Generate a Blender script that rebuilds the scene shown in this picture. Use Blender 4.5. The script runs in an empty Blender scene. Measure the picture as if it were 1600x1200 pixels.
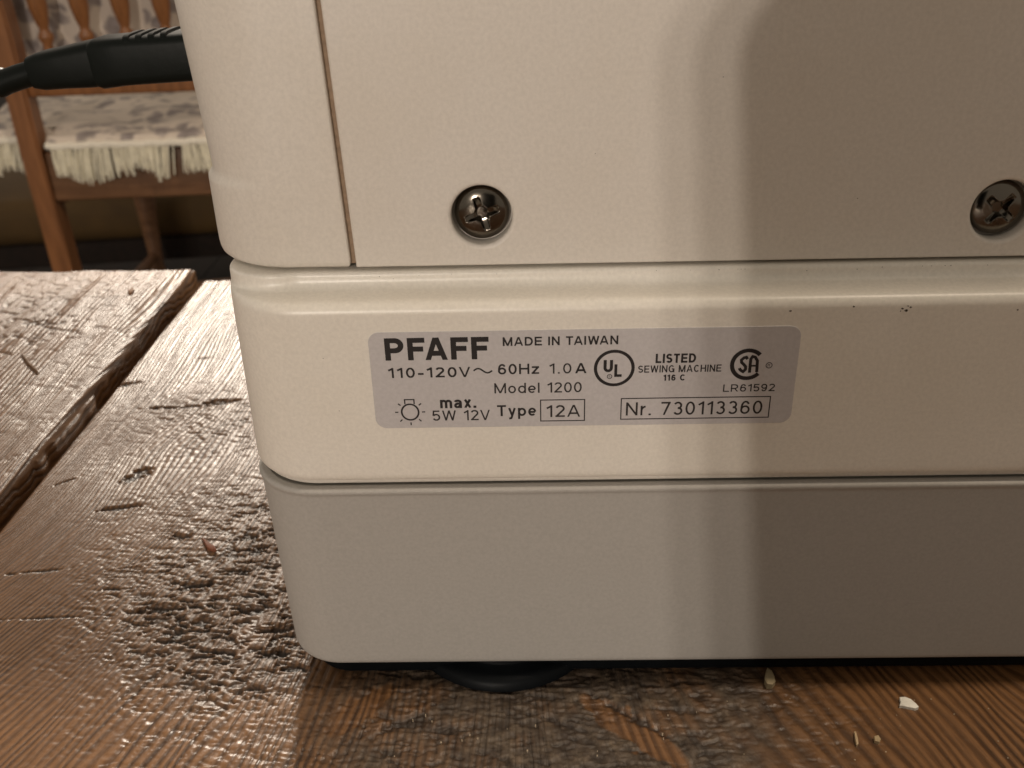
import bpy, bmesh, math, random
import numpy as np
from mathutils import Vector, Matrix
from mathutils.geometry import delaunay_2d_cdt

# ------------------------------------------------------------------ camera, world, lamps, exposure
scene = bpy.context.scene
COL = scene.collection
MM = 0.001
F_PX = 1500.0
PITCH, YAW, ROLL = 0.47729133, 0.02183742, -0.02483755
CAM = np.array([-0.00917673, -0.14952788, 0.15035])        # metres; table top is z = 0, machine face is y = 0

def cam_axes():
    cp, sp = math.cos(PITCH), math.sin(PITCH)
    fw, rt, up = np.array([0, cp, -sp]), np.array([1.0, 0, 0]), np.array([0, sp, cp])
    cy, sy = math.cos(YAW), math.sin(YAW)
    rz = np.array([[cy, -sy, 0], [sy, cy, 0], [0, 0, 1]])
    fw, rt, up = rz @ fw, rz @ rt, rz @ up
    cr, sr = math.cos(ROLL), math.sin(ROLL)
    return cr * rt + sr * up, cr * up - sr * rt, fw
RT, UP, FW = cam_axes()

def ray(px, py):
    return RT * (px - 800) / F_PX + UP * (600 - py) / F_PX + FW
def on_face(px, py, y=0.0):            # photo pixel -> point on an upright plane (mm)
    r = ray(px, py); return (CAM + r * ((y * MM - CAM[1]) / r[1])) / MM
def on_table(px, py, z=0.0):           # photo pixel -> point on the table (mm)
    r = ray(px, py); return (CAM + r * ((z * MM - CAM[2]) / r[2])) / MM

cd = bpy.data.cameras.new('camera')
cam = bpy.data.objects.new('camera', cd); COL.objects.link(cam)
cd.sensor_fit = 'HORIZONTAL'; cd.sensor_width = 36.0; cd.lens = F_PX / 1600 * 36.0
cd.clip_start = 0.004; cd.clip_end = 60
M = Matrix.Identity(4)
for i in range(3):
    M[i][0], M[i][1], M[i][2], M[i][3] = RT[i], UP[i], -FW[i], CAM[i]
cam.matrix_world = M
cd.dof.use_dof = True; cd.dof.focus_distance = 0.178
cd.dof.aperture_fstop = (cd.lens * MM) / 0.00095
scene.camera = cam

w = bpy.data.worlds.new('World'); scene.world = w; w.use_nodes = True
bg = w.node_tree.nodes['Background']
bg.inputs['Color'].default_value = (1.0, 0.865, 0.71, 1); bg.inputs['Strength'].default_value = 0.36

def point_lamp(name, loc, power, radius, color):
    l = bpy.data.lights.new(name, 'POINT'); l.energy = power; l.shadow_soft_size = radius; l.color = color
    o = bpy.data.objects.new(name, l); o.location = loc; COL.objects.link(o); return o
WARM = (1.0, 0.885, 0.775)
# chandelier behind the photographer, three bulbs
for az, pw in ((11.3, 15), (13.3, 19), (15.7, 25)):
    d = 3.0; a = math.radians(az)
    point_lamp('chandelier_bulb', (-0.021 - d * math.tan(a), -0.144 - d, 0.160 + d * 0.200), pw * 2.97, 0.035, WARM)
# lamp hanging on the far side of the table
def spot_lamp(name, loc, aim, power, size_deg, blend, radius, color):
    l = bpy.data.lights.new(name, 'SPOT'); l.energy = power; l.spot_size = math.radians(size_deg); l.spot_blend = blend; l.shadow_soft_size = radius; l.color = color
    o = bpy.data.objects.new(name, l); o.location = loc; COL.objects.link(o)
    o.rotation_euler = (Vector(aim) - Vector(loc)).to_track_quat('-Z', 'Y').to_euler(); return o
spot_lamp('shaded_pendant', (-0.50, 2.75, 1.42), (-0.12, 0.10, 0.0), 260, 30, 0.5, 0.14, (1.0, 0.88, 0.74))
spot_lamp('shaded_pendant', (-0.36, 2.30, 1.50), (-0.10, 0.05, 0.0), 60, 30, 0.5, 0.14, (1.0, 0.88, 0.74))
# ceiling lamp straight above this end of the table
point_lamp('ceiling_lamp', (0.50, -0.025, 1.25), 34, 0.04, (1.0, 0.84, 0.66))

vs = scene.view_settings
vs.view_transform = 'Standard'; vs.look = 'None'; vs.exposure = 0.0; vs.gamma = 1.0; vs.use_curve_mapping = False
scene.cycles.use_denoising = True
scene.cycles.max_bounces = 8

# ------------------------------------------------------------------ helpers
def tag(o, label=None, cat=None, group=None, kind=None):
    if label: o['label'] = label
    if cat: o['category'] = cat
    if group: o['group'] = group
    if kind: o['kind'] = kind
    return o
def empty(name, loc=(0, 0, 0), rz=0.0):
    o = bpy.data.objects.new(name, None); o.location = loc; o.rotation_euler = (0, 0, rz)
    o.empty_display_size = 0.02; COL.objects.link(o); return o
def link_mesh(name, me, mat, parent=None):
    o = bpy.data.objects.new(name, me); COL.objects.link(o)
    if mat: me.materials.append(mat)
    if parent: o.parent = parent
    return o
def from_bm(name, bm, mat, parent=None, smooth=True, angle=35, doubles=True):
    if doubles: bmesh.ops.remove_doubles(bm, verts=bm.verts, dist=1e-7)
    bmesh.ops.recalc_face_normals(bm, faces=bm.faces)
    me = bpy.data.meshes.new(name); bm.to_mesh(me); bm.free()
    if smooth:
        me.polygons.foreach_set('use_smooth', [True] * len(me.polygons))
        me.set_sharp_from_angle(angle=math.radians(angle))
    return link_mesh(name, me, mat, parent)
def loft(bm, rings, cap=True, closed=True):
    vr = [[bm.verts.new(p) for p in r] for r in rings]
    n = len(vr[0])
    for a, b in zip(vr[:-1], vr[1:]):
        for i in range(n if closed else n - 1):
            j = (i + 1) % n
            try: bm.faces.new((a[i], a[j], b[j], b[i]))
            except ValueError: pass
    if cap:
        bm.faces.new(vr[0][::-1]); bm.faces.new(vr[-1])
    return vr
def add_box(bm, lo, hi, bevel=0.0, mat=None):
    c = [(lo[i] + hi[i]) / 2 for i in range(3)]; s = [hi[i] - lo[i] for i in range(3)]
    r = bmesh.ops.create_cube(bm, size=1.0)
    vs_ = r['verts']
    bmesh.ops.scale(bm, verts=vs_, vec=s); bmesh.ops.translate(bm, verts=vs_, vec=c)
    if bevel:
        es = list({e for v in vs_ for e in v.link_edges})
        bmesh.ops.bevel(bm, geom=es, offset=bevel, segments=3, affect='EDGES', profile=0.5)
def lathe(bm, prof, c=(0, 0, 0), n=32, axis='z'):
    rings = []
    for r, h in prof:
        ring = []
        for k in range(n):
            a = 2 * math.pi * k / n
            if axis == 'z': p = (c[0] + r * math.cos(a), c[1] + r * math.sin(a), c[2] + h)
            else: p = (c[0] + r * math.cos(a), c[1] + h, c[2] + r * math.sin(a))
            ring.append(p)
        rings.append(ring)
    loft(bm, rings)
def tube(bm, pts, rad, n=12):
    pts = [Vector(p) for p in pts]
    if not hasattr(rad, '__len__'): rad = [rad] * len(pts)
    rings = []
    t0 = (pts[1] - pts[0]).normalized()
    u = t0.orthogonal().normalized()
    for i, p in enumerate(pts):
        t = (pts[min(i + 1, len(pts) - 1)] - pts[max(i - 1, 0)]).normalized()
        u = (u - t * u.dot(t)).normalized(); v = t.cross(u)
        rings.append([p + (u * math.cos(2 * math.pi * k / n) + v * math.sin(2 * math.pi * k / n)) * rad[i] for k in range(n)])
    loft(bm, rings)
def spline(pts, n=8):
    pts = [Vector(p) for p in pts]; out = []
    P = [pts[0]] + pts + [pts[-1]]
    for i in range(1, len(P) - 2):
        for k in range(n):
            t = k / n
            a, b, c, d = P[i - 1], P[i], P[i + 1], P[i + 2]
            out.append(0.5 * (2 * b + (c - a) * t + (2 * a - 5 * b + 4 * c - d) * t * t + (3 * b - a - 3 * c + d) * t ** 3))
    out.append(pts[-1]); return out

# ------------------------------------------------------------------ materials
def mat(name):
    m = bpy.data.materials.new(name); m.use_nodes = True
    return m, m.node_tree.nodes, m.node_tree.links, m.node_tree.nodes['Principled BSDF']
def nd(nodes, kind, **kw):
    n = nodes.new(kind)
    for k, v in kw.items():
        if k in n.inputs: n.inputs[k].default_value = v
        else: setattr(n, k, v)
    return n
def ramp(nodes, stops):
    r = nodes.new('ShaderNodeValToRGB'); e = r.color_ramp.elements
    while len(e) < len(stops): e.new(0.5)
    for el, (p, c) in zip(e, stops): el.position = p; el.color = (c, c, c, 1) if isinstance(c, (int, float)) else (*c, 1)
    return r
def mixc(nodes, links, fac, a, b, blend='MIX'):
    m = nodes.new('ShaderNodeMix'); m.data_type = 'RGBA'; m.blend_type = blend
    for sock, v in ((m.inputs[0], fac), (m.inputs[6], a), (m.inputs[7], b)):
        if hasattr(v, 'is_output'): links.new(v, sock)
        else: sock.default_value = v if isinstance(v, float) else (*v, 1)
    return m.outputs[2]

def plastic(name, col, rough, bump_scale, bump_h, dirt=(0.55, 0.47, 0.35), dirt_amt=0.12, specks=True, spec=0.5):
    m, N, L, B = mat(name)
    tc = nd(N, 'ShaderNodeTexCoord')
    n1 = nd(N, 'ShaderNodeTexNoise', Scale=28.0, Detail=5.0, Roughness=0.65); L.new(tc.outputs['Object'], n1.inputs['Vector'])
    r1 = ramp(N, [(0.30, 0.0), (0.80, dirt_amt)]); L.new(n1.outputs[0], r1.inputs[0])
    c = mixc(N, L, r1.outputs[0], col, dirt)
    nmot = nd(N, 'ShaderNodeTexNoise', Scale=1400.0, Detail=2.0, Roughness=0.6); L.new(tc.outputs['Object'], nmot.inputs['Vector'])
    rmot = ramp(N, [(0.30, 0.90), (0.70, 1.0)]); L.new(nmot.outputs[0], rmot.inputs[0])
    c = mixc(N, L, 1.0, c, rmot.outputs[0], 'MULTIPLY')
    nsm = nd(N, 'ShaderNodeTexNoise', Scale=9.0, Detail=6.0, Roughness=0.7); L.new(tc.outputs['Object'], nsm.inputs['Vector'])
    rsm = ramp(N, [(0.45, 0.0), (0.72, 0.22)]); L.new(nsm.outputs[0], rsm.inputs[0])
    c = mixc(N, L, rsm.outputs[0], c, dirt)
    if specks:
        v = nd(N, 'ShaderNodeTexVoronoi', Scale=150.0, Randomness=1.0); L.new(tc.outputs['Object'], v.inputs['Vector'])
        r2 = ramp(N, [(0.0, 0.55), (0.028, 0.4), (0.04, 0.0)]); L.new(v.outputs['Distance'], r2.inputs[0])
        n3 = nd(N, 'ShaderNodeTexNoise', Scale=60.0, Detail=1.0); L.new(tc.outputs['Object'], n3.inputs['Vector'])
        r3 = ramp(N, [(0.62, 0.0), (0.66, 1.0)]); L.new(n3.outputs[0], r3.inputs[0])
        mu = nd(N, 'ShaderNodeMath', operation='MULTIPLY'); L.new(r2.outputs[0], mu.inputs[0]); L.new(r3.outputs[0], mu.inputs[1])
        c = mixc(N, L, mu.outputs[0], c, (0.10, 0.07, 0.045))
    L.new(c, B.inputs['Base Color'])
    n4 = nd(N, 'ShaderNodeTexNoise', Scale=45.0, Detail=3.0); L.new(tc.outputs['Object'], n4.inputs['Vector'])
    mr = nd(N, 'ShaderNodeMapRange'); mr.inputs[3].default_value = max(0.28, rough - 0.05); mr.inputs[4].default_value = rough + 0.08
    L.new(n4.outputs[0], mr.inputs[0]); L.new(mr.outputs[0], B.inputs['Roughness'])
    B.inputs['Specular IOR Level'].default_value = spec
    if bump_h:
        n2 = nd(N, 'ShaderNodeTexNoise', Scale=bump_scale, Detail=3.0, Roughness=0.6); L.new(tc.outputs['Object'], n2.inputs['Vector'])
        b = nd(N, 'ShaderNodeBump', Strength=1.0, Distance=bump_h); L.new(n2.outputs[0], b.inputs['Height'])
        L.new(b.outputs[0], B.inputs['Normal'])
    return m
def simple(name, col, rough=0.5, metal=0.0, noise=0.0, nscale=40.0, bump=0.0, bscale=400.0, spec=0.5):
    m, N, L, B = mat(name)
    tc = nd(N, 'ShaderNodeTexCoord')
    n1 = nd(N, 'ShaderNodeTexNoise', Scale=nscale, Detail=4.0); L.new(tc.outputs['Object'], n1.inputs['Vector'])
    dk = tuple(c * (1 - noise) for c in col); lt = tuple(min(1, c * (1 + noise)) for c in col)
    L.new(mixc(N, L, n1.outputs[0], dk, lt), B.inputs['Base Color'])
    B.inputs['Roughness'].default_value = rough; B.inputs['Metallic'].default_value = metal
    B.inputs['Specular IOR Level'].default_value = spec
    if bump:
        n2 = nd(N, 'ShaderNodeTexNoise', Scale=bscale, Detail=3.0); L.new(tc.outputs['Object'], n2.inputs['Vector'])
        b = nd(N, 'ShaderNodeBump', Strength=1.0, Distance=bump); L.new(n2.outputs[0], b.inputs['Height']); L.new(b.outputs[0], B.inputs['Normal'])
    return m

M_panel = plastic('panel_plastic', (0.72, 0.675, 0.615), 0.42, 2600.0, 0.000012, spec=0.4)
M_cover = plastic('cover_plastic', (0.73, 0.685, 0.62), 0.38, 2600.0, 0.000008, spec=0.45)
M_shell = plastic('shell_plastic', (0.82, 0.78, 0.705), 0.34, 900.0, 0.000003, dirt_amt=0.10, specks=False)
M_tray = plastic('tray_plastic', (0.425, 0.405, 0.375), 0.55, 2600.0, 0.000016, dirt=(0.38, 0.355, 0.32), dirt_amt=0.2, specks=False, spec=0.3)
M_grime = simple('seam_grime', (0.30, 0.21, 0.14), 0.8, noise=0.5, nscale=900)
M_label = plastic('label_foil', (0.56, 0.535, 0.535), 0.40, 3000.0, 0.000006, dirt=(0.44, 0.41, 0.40), dirt_amt=0.25, specks=False)
M_ink = simple('black_ink', (0.008, 0.005, 0.005), 0.6, noise=0.3, nscale=500)
M_ink2 = simple('thin_black_ink', (0.014, 0.010, 0.009), 0.6, noise=0.3, nscale=500)
M_screw = simple('dark_nickel', (0.135, 0.12, 0.10), 0.16, 1.0, noise=0.25, nscale=300, bump=0.000006, bscale=2500)
M_rubber = simple('black_rubber', (0.004, 0.005, 0.006), 0.45, noise=0.3, nscale=200, spec=0.10)
M_cord = simple('black_cord', (0.006, 0.008, 0.007), 0.42, noise=0.3, nscale=120, bump=0.00003, bscale=600, spec=0.12)
M_speck = simple('dark_grime', (0.05, 0.035, 0.02), 0.7, noise=0.4, nscale=2000)

def wood_table_mat():
    m, N, L, B = mat('old_plank_wood')
    tc = nd(N, 'ShaderNodeTexCoord')
    def att(n):
        a = nd(N, 'ShaderNodeAttribute', attribute_name=n); return a.outputs['Fac']
    def mth(op, a, b=None, c=None):
        n = nd(N, 'ShaderNodeMath', operation=op)
        for k, v in enumerate((a, b, c)):
            if v is None: continue
            if hasattr(v, 'is_output'): L.new(v, n.inputs[k])
            else: n.inputs[k].default_value = v
        return n.outputs[0]
    phase, cav, dark, rgh = att('phase'), att('cavity'), att('stain'), att('tearout')
    sep = nd(N, 'ShaderNodeSeparateXYZ'); L.new(tc.outputs['Object'], sep.inputs[0])
    # coordinates that run with the grain
    gv = nd(N, 'ShaderNodeCombineXYZ'); L.new(phase, gv.inputs[0]); L.new(mth('MULTIPLY', sep.outputs[1], 45.0), gv.inputs[1])
    nm = nd(N, 'ShaderNodeTexNoise', Scale=0.55, Detail=3.0, Roughness=0.6); L.new(gv.outputs[0], nm.inputs['Vector'])
    nf = nd(N, 'ShaderNodeTexNoise', Scale=3.2, Detail=4.0, Roughness=0.7); L.new(gv.outputs[0], nf.inputs['Vector'])
    wob = mth('MULTIPLY_ADD', nf.outputs[0], 0.45, -0.22)
    nl = nd(N, 'ShaderNodeTexNoise', Scale=0.16, Detail=2.0); L.new(gv.outputs[0], nl.inputs['Vector'])
    p2 = mth('MULTIPLY_ADD', nl.outputs[0], 2.6, mth('ADD', phase, wob))
    sn = mth('SINE', mth('MULTIPLY', p2, 6.28318))
    r0 = mth('POWER', mth('MULTIPLY_ADD', sn, 0.5, 0.5), 1.5)
    amp = mth('MULTIPLY_ADD', nm.outputs[0], 1.9, -0.15)
    ring = mth('MINIMUM', mth('MAXIMUM', mth('MULTIPLY', r0, amp), 0.0), 1.0)
    n2 = nd(N, 'ShaderNodeTexNoise', Scale=22.0, Detail=5.0, Roughness=0.6); L.new(tc.outputs['Object'], n2.inputs['Vector'])
    c = mixc(N, L, ring, (0.225, 0.110, 0.043), (0.036, 0.015, 0.005))
    r2 = ramp(N, [(0.35, 0.0), (0.7, 0.35)]); L.new(n2.outputs[0], r2.inputs[0])
    c = mixc(N, L, r2.outputs[0], c, (0.15, 0.073, 0.031))
    r1 = ramp(N, [(0.45, 0.0), (0.72, 0.6)]); L.new(nf.outputs[0], r1.inputs[0])
    c = mixc(N, L, r1.outputs[0], c, (0.075, 0.034, 0.014))
    n5 = nd(N, 'ShaderNodeTexNoise', Scale=190.0, Detail=6.0, Roughness=0.75); L.new(tc.outputs['Object'], n5.inputs['Vector'])
    r5 = ramp(N, [(0.38, (0.022, 0.015, 0.010)), (0.52, (0.066, 0.048, 0.032)), (0.70, (0.165, 0.125, 0.085))]); L.new(n5.outputs[0], r5.inputs[0])
    c = mixc(N, L, dark, c, r5.outputs[0])
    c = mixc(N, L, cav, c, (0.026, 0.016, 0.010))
    L.new(c, B.inputs['Base Color'])
    n6 = nd(N, 'ShaderNodeTexNoise', Scale=1300.0, Detail=5.0, Roughness=0.7); L.new(tc.outputs['Object'], n6.inputs['Vector'])
    rr = nd(N, 'ShaderNodeMapRange'); rr.inputs[3].default_value = 0.27; rr.inputs[4].default_value = 0.40
    L.new(n6.outputs[0], rr.inputs[0])
    L.new(mth('MULTIPLY_ADD', rgh, 0.07, mth('MULTIPLY_ADD', dark, 0.22, rr.outputs[0])), B.inputs['Roughness'])
    B.inputs['Specular IOR Level'].default_value = 0.65
    hgt = mth('MULTIPLY', ring, -0.22)
    hgt = mth('MULTIPLY_ADD', nf.outputs[0], 0.09, hgt)
    hgt = mth('MULTIPLY_ADD', n6.outputs[0], mth('MULTIPLY_ADD', rgh, 0.04, 0.022), hgt)
    n7 = nd(N, 'ShaderNodeTexNoise', Scale=420.0, Detail=4.0, Roughness=0.65); L.new(tc.outputs['Object'], n7.inputs['Vector'])
    hgt = mth('MULTIPLY_ADD', n7.outputs[0], mth('MULTIPLY_ADD', rgh, 0.17, 0.05), hgt)
    b1 = nd(N, 'ShaderNodeBump', Strength=1.0, Distance=0.001); L.new(hgt, b1.inputs['Height'])
    L.new(b1.outputs[0], B.inputs['Normal'])
    return m
M_table = wood_table_mat()

def grain_wood(name, light, dark, rough=0.4, scale=14.0, stretch=(1, 1, 0.08)):
    m, N, L, B = mat(name)
    tc = nd(N, 'ShaderNodeTexCoord')
    mp = nd(N, 'ShaderNodeMapping'); mp.inputs['Scale'].default_value = stretch; L.new(tc.outputs['Object'], mp.inputs[0])
    n1 = nd(N, 'ShaderNodeTexNoise', Scale=scale * 8, Detail=5.0, Roughness=0.65); L.new(mp.outputs[0], n1.inputs['Vector'])
    r = ramp(N, [(0.3, dark), (0.65, light)]); L.new(n1.outputs[0], r.inputs[0])
    L.new(r.outputs[0], B.inputs['Base Color']); B.inputs['Roughness'].default_value = rough
    b = nd(N, 'ShaderNodeBump', Strength=0.6, Distance=0.0004); L.new(n1.outputs[0], b.inputs['Height']); L.new(b.outputs[0], B.inputs['Normal'])
    return m
M_chair = grain_wood('orange_oak', (0.30, 0.125, 0.045), (0.15, 0.058, 0.02), 0.4)
M_seatwood = grain_wood('seat_oak', (0.23, 0.115, 0.055), (0.13, 0.06, 0.028), 0.45, stretch=(0.08, 1, 1))
M_floor = grain_wood('dark_floor_boards', (0.018, 0.009, 0.005), (0.008, 0.004, 0.002), 0.9, 6.0, (1, 0.1, 1))
M_gold = simple('mustard_fabric', (0.085, 0.046, 0.011), 0.8, noise=0.5, nscale=12)
M_fringe = simple('cream_fringe', (0.80, 0.75, 0.60), 0.85, noise=0.25, nscale=160)
M_braid = simple('cream_braid', (0.86, 0.80, 0.68), 0.85, noise=0.15, nscale=300)

def floral():
    m, N, L, B = mat('floral_cloth')
    tc = nd(N, 'ShaderNodeTexCoord')
    nz = nd(N, 'ShaderNodeTexNoise', Scale=26.0, Detail=3.0); L.new(tc.outputs['Object'], nz.inputs['Vector'])
    ad = nd(N, 'ShaderNodeVectorMath', operation='MULTIPLY_ADD'); L.new(nz.outputs['Color'], ad.inputs[0]); ad.inputs[1].default_value = (0.05, 0.05, 0.05); L.new(tc.outputs['Object'], ad.inputs[2])
    v = nd(N, 'ShaderNodeTexVoronoi', Scale=38.0); L.new(ad.outputs[0], v.inputs['Vector'])
    r = ramp(N, [(0.0, 1.0), (0.40, 0.85), (0.55, 0.0)]); L.new(v.outputs['Distance'], r.inputs[0])
    n2 = nd(N, 'ShaderNodeTexNoise', Scale=11.0, Detail=2.0); L.new(tc.outputs['Object'], n2.inputs['Vector'])
    r2 = ramp(N, [(0.34, 0.0), (0.46, 1.0)]); L.new(n2.outputs[0], r2.inputs[0])
    mu = nd(N, 'ShaderNodeMath', operation='MULTIPLY'); L.new(r.outputs[0], mu.inputs[0]); L.new(r2.outputs[0], mu.inputs[1])
    n3 = nd(N, 'ShaderNodeTexNoise', Scale=70.0, Detail=2.0); L.new(tc.outputs['Object'], n3.inputs['Vector'])
    leaf = mixc(N, L, n3.outputs[0], (0.10, 0.085, 0.08), (0.42, 0.36, 0.35))
    c = mixc(N, L, mu.outputs[0], (0.68, 0.59, 0.50), leaf)
    L.new(c, B.inputs['Base Color']); B.inputs['Roughness'].default_value = 0.85
    return m
M_floral = floral()

# ------------------------------------------------------------------ floor
TABLE_H = 0.716
bm = bmesh.new()
for i in range(72):
    x0 = -9.0 + i * 0.16
    add_box(bm, (x0, -3.0, -TABLE_H - 0.02), (x0 + 0.157, 14.0, -TABLE_H))
add_box(bm, (-9.2, -3.2, -TABLE_H - 0.06), (2.6, 14.2, -TABLE_H - 0.008))
tag(from_bm('floor', bm, M_floor, smooth=False, doubles=False), kind='structure')

# ------------------------------------------------------------------ table planks, carved with numpy
def hash2(ix, iy, seed):
    h = (ix.astype(np.int64) * 374761393 + iy.astype(np.int64) * 668265263 + seed * 974634777) & 0x7fffffff
    h = ((h ^ (h >> 13)) * 1274126177) & 0x7fffffff
    h = ((h ^ (h >> 16)) * 2246822519) & 0x7fffffff
    return (h & 0xffffff) / float(0xffffff) * 2 - 1
def vn(x, y, seed=0):
    ix, iy = np.floor(x), np.floor(y); fx, fy = x - ix, y - iy
    fx = fx * fx * fx * (fx * (fx * 6 - 15) + 10); fy = fy * fy * fy * (fy * (fy * 6 - 15) + 10)
    a = hash2(ix, iy, seed); b = hash2(ix + 1, iy, seed); c = hash2(ix, iy + 1, seed); d = hash2(ix + 1, iy + 1, seed)
    return (a * (1 - fx) + b * fx) * (1 - fy) + (c * (1 - fx) + d * fx) * fy
def fbm(x, y, seed=0, o=3, gain=0.5):
    s = 0; a = 1.0; t = 0
    for k in range(o):
        s = s + a * vn(x * 2 ** k + 17.3 * k, y * 2 ** k - 9.1 * k, seed + k); t += a; a *= gain
    return s / t
def sst(a, b, x):
    t = np.clip((x - a) / (b - a), 0, 1); return t * t * (3 - 2 * t)

# larger gouges and cracks on the main board: (px, py) in the photo, length, width, angle, depth (mm)
GOUGES = [((345, 628), 15, 4.0, 8, 1.3), ((262, 636), 22, 2.2, 5, 0.9), ((215, 742), 11, 5.5, 60, 1.0), ((190, 793), 14, 2.4, 12, 0.9),
          ((195, 600), 12, 3.5, 10, 0.9), ((280, 838), 7, 2.6, 5, 1.0), ((252, 952), 10, 4.0, 0, 1.2), ((390, 955), 10, 3.0, 5, 1.1),
          ((318, 973), 6, 3.6, 0, 1.0), ((425, 985), 10, 3.4, -5, 1.1), ((310, 912), 12, 2.4, 4, 0.9), ((375, 892), 9, 2.0, 4, 0.8),
          ((60, 893), 16, 1.3, 8, 0.4), ((70, 965), 20, 1.0, 3, 0.35), ((270, 1000), 8, 2.5, 0, 0.9), ((430, 1020), 12, 3.0, 3, 1.0),
          ((180, 920), 6, 1.4, 0, 0.6), ((450, 1045), 9, 2.4, 0, 0.8), ((105, 752), 9, 1.2, 40, 0.5), ((320, 560), 8, 1.2, 5, 0.4),
          ((640, 1125), 16, 4, 20, 0.7), ((705, 1140), 10, 3, 15, 0.7), ((880, 1130), 18, 2.5, -25, 0.6), ((990, 1120), 24, 2.2, -38, 0.5)]

def plank_field(X, Y, seed, main):
    warpx = fbm(X / 26, Y / 110, seed + 1, 2) * 4.0 + fbm(X / 7, Y / 40, seed + 2, 2) * 0.7
    if main:
        s = 1 - sst(10, 95, Y)
        integ = np.where(Y > 10, 0, 0)
        # fan of the grain round a knot that lies towards the camera end
        yy = np.clip(Y, -60, 95)
        g = np.exp(-0.0042 * ((95 - yy) - 22 * (1 - np.exp(-(95 - yy) / 22))))
        U = (X + 20) * g + warpx
        U = U + 9 * np.exp(-((X + 128) / 22) ** 2 - ((Y - 95) / 30) ** 2) * np.sign(1)
        sp = 1.3 + 0.5 * sst(-20, 60, X)
    else:
        U = X + warpx * 1.2
        sp = 1.5 + 0 * X
    phase = U / sp
    h = 0.04 * fbm(X / 1.3, Y / 6, seed + 5, 2) + 0.35 * fbm(X / 45, Y / 60, seed + 6, 2)
    cav = np.zeros_like(X); rough = np.zeros_like(X)
    stain = np.zeros_like(X)
    if main:
        rough = np.exp(-((X + 76) / 34) ** 2 - ((Y - 38) / 48) ** 2) * 1.25
        rough = np.maximum(rough, 0.55 * np.exp(-((X + 100) / 40) ** 2 - ((Y - 120) / 28) ** 2))
        rough = np.maximum(rough, 0.8 * np.exp(-((X + 15) / 60) ** 4 - ((Y + 12) / 22) ** 4))
        rough = np.clip(rough * (0.85 + 0.6 * fbm(X / 18, Y / 18, seed + 12, 2)), 0, 1)
        rough = rough * (1 - 0.55 * sst(8, -18, Y) * sst(-35, -60, X))
        sk = X * 0.10
        c1 = fbm(X / 1.7 + 0.5 * vn(X / 2, Y / 2, 5), (Y + sk) / 0.85, seed + 20, 2, 0.55)
        c2 = fbm(X / 3.6 + 0.6 * vn(X / 5, Y / 4, 6), (Y + sk) / 1.6, seed + 30, 3, 0.6)
        ch = sst(0.12, 0.30, c1) * 0.34 + sst(0.20, 0.32, c2) * 0.62
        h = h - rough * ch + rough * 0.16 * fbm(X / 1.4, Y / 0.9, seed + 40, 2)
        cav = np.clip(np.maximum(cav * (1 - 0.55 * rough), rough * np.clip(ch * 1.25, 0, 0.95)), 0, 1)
        # darker, worn and dirty middle of the board in front of the machine
        st = np.exp(-((X + 5) / 46) ** 4 - ((Y + 6) / 30) ** 4)
        st = np.clip(st * (0.95 + 0.9 * fbm(X / 11, Y / 9, seed + 50, 3)), 0, 0.92)
        stain = np.maximum(stain, st)
        stain = np.maximum(stain, rough * 0.20)
        # bare reddish slivers where the surface split off
        for (px, py), ln, wd, an in (((565, 1108), 9, 3.2, 50), ((985, 1135), 13, 3.4, -42), ((1020, 1165), 9, 2.2, -40)):
            c = on_table(px, py); a = math.radians(an)
            dx, dy = X - c[0], Y - c[1]; p, q = dx * math.cos(a) + dy * math.sin(a), -dx * math.sin(a) + dy * math.cos(a)
            e = sst(1.15, 0.8, (p / ln) ** 2 + (q / wd * (1 + 0.4 * vn(X / 2, Y / 2, 71))) ** 2)
            stain = stain * (1 - 0.85 * e); cav = cav * (1 - e * 0.7); h = h * (1 - 0.6 * e) - 0.25 * e
        for (px, py), ln, wd, an, dp in GOUGES:
            c = on_table(px, py); a = math.radians(an); ln_, wd_ = ln / 2, wd / 2
            dx, dy = X - c[0], Y - c[1]
            near = (np.abs(dx) < ln * 1.6) & (np.abs(dy) < ln * 1.6)
            xs, ys = dx[near], dy[near]
            p, q = xs * math.cos(a) + ys * math.sin(a), -xs * math.sin(a) + ys * math.cos(a)
            rr = np.sqrt((p / ln_) ** 2 + (q / wd_) ** 2) + 0.75 * fbm(X[near] / 1.9, Y[near] / 1.1, 90 + ln, 3)
            e = sst(1.0, 0.45, rr)
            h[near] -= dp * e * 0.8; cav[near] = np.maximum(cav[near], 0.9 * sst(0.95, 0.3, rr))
    else:
        c2 = fbm(X / 4.5, (Y + X * 0.3) / 2.2, seed + 30, 3, 0.55)
        msk = np.clip(0.9 * np.exp(-((X + 215) / 30) ** 2 - ((Y - 190) / 30) ** 2) + 0.25, 0, 1)
        ch = sst(0.22, 0.42, c2) * 0.5 * msk
        h = h - ch; cav = np.clip(np.maximum(cav * 0.8, ch * 1.1), 0, 0.9)
    return h, phase, cav, stain, rough

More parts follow.
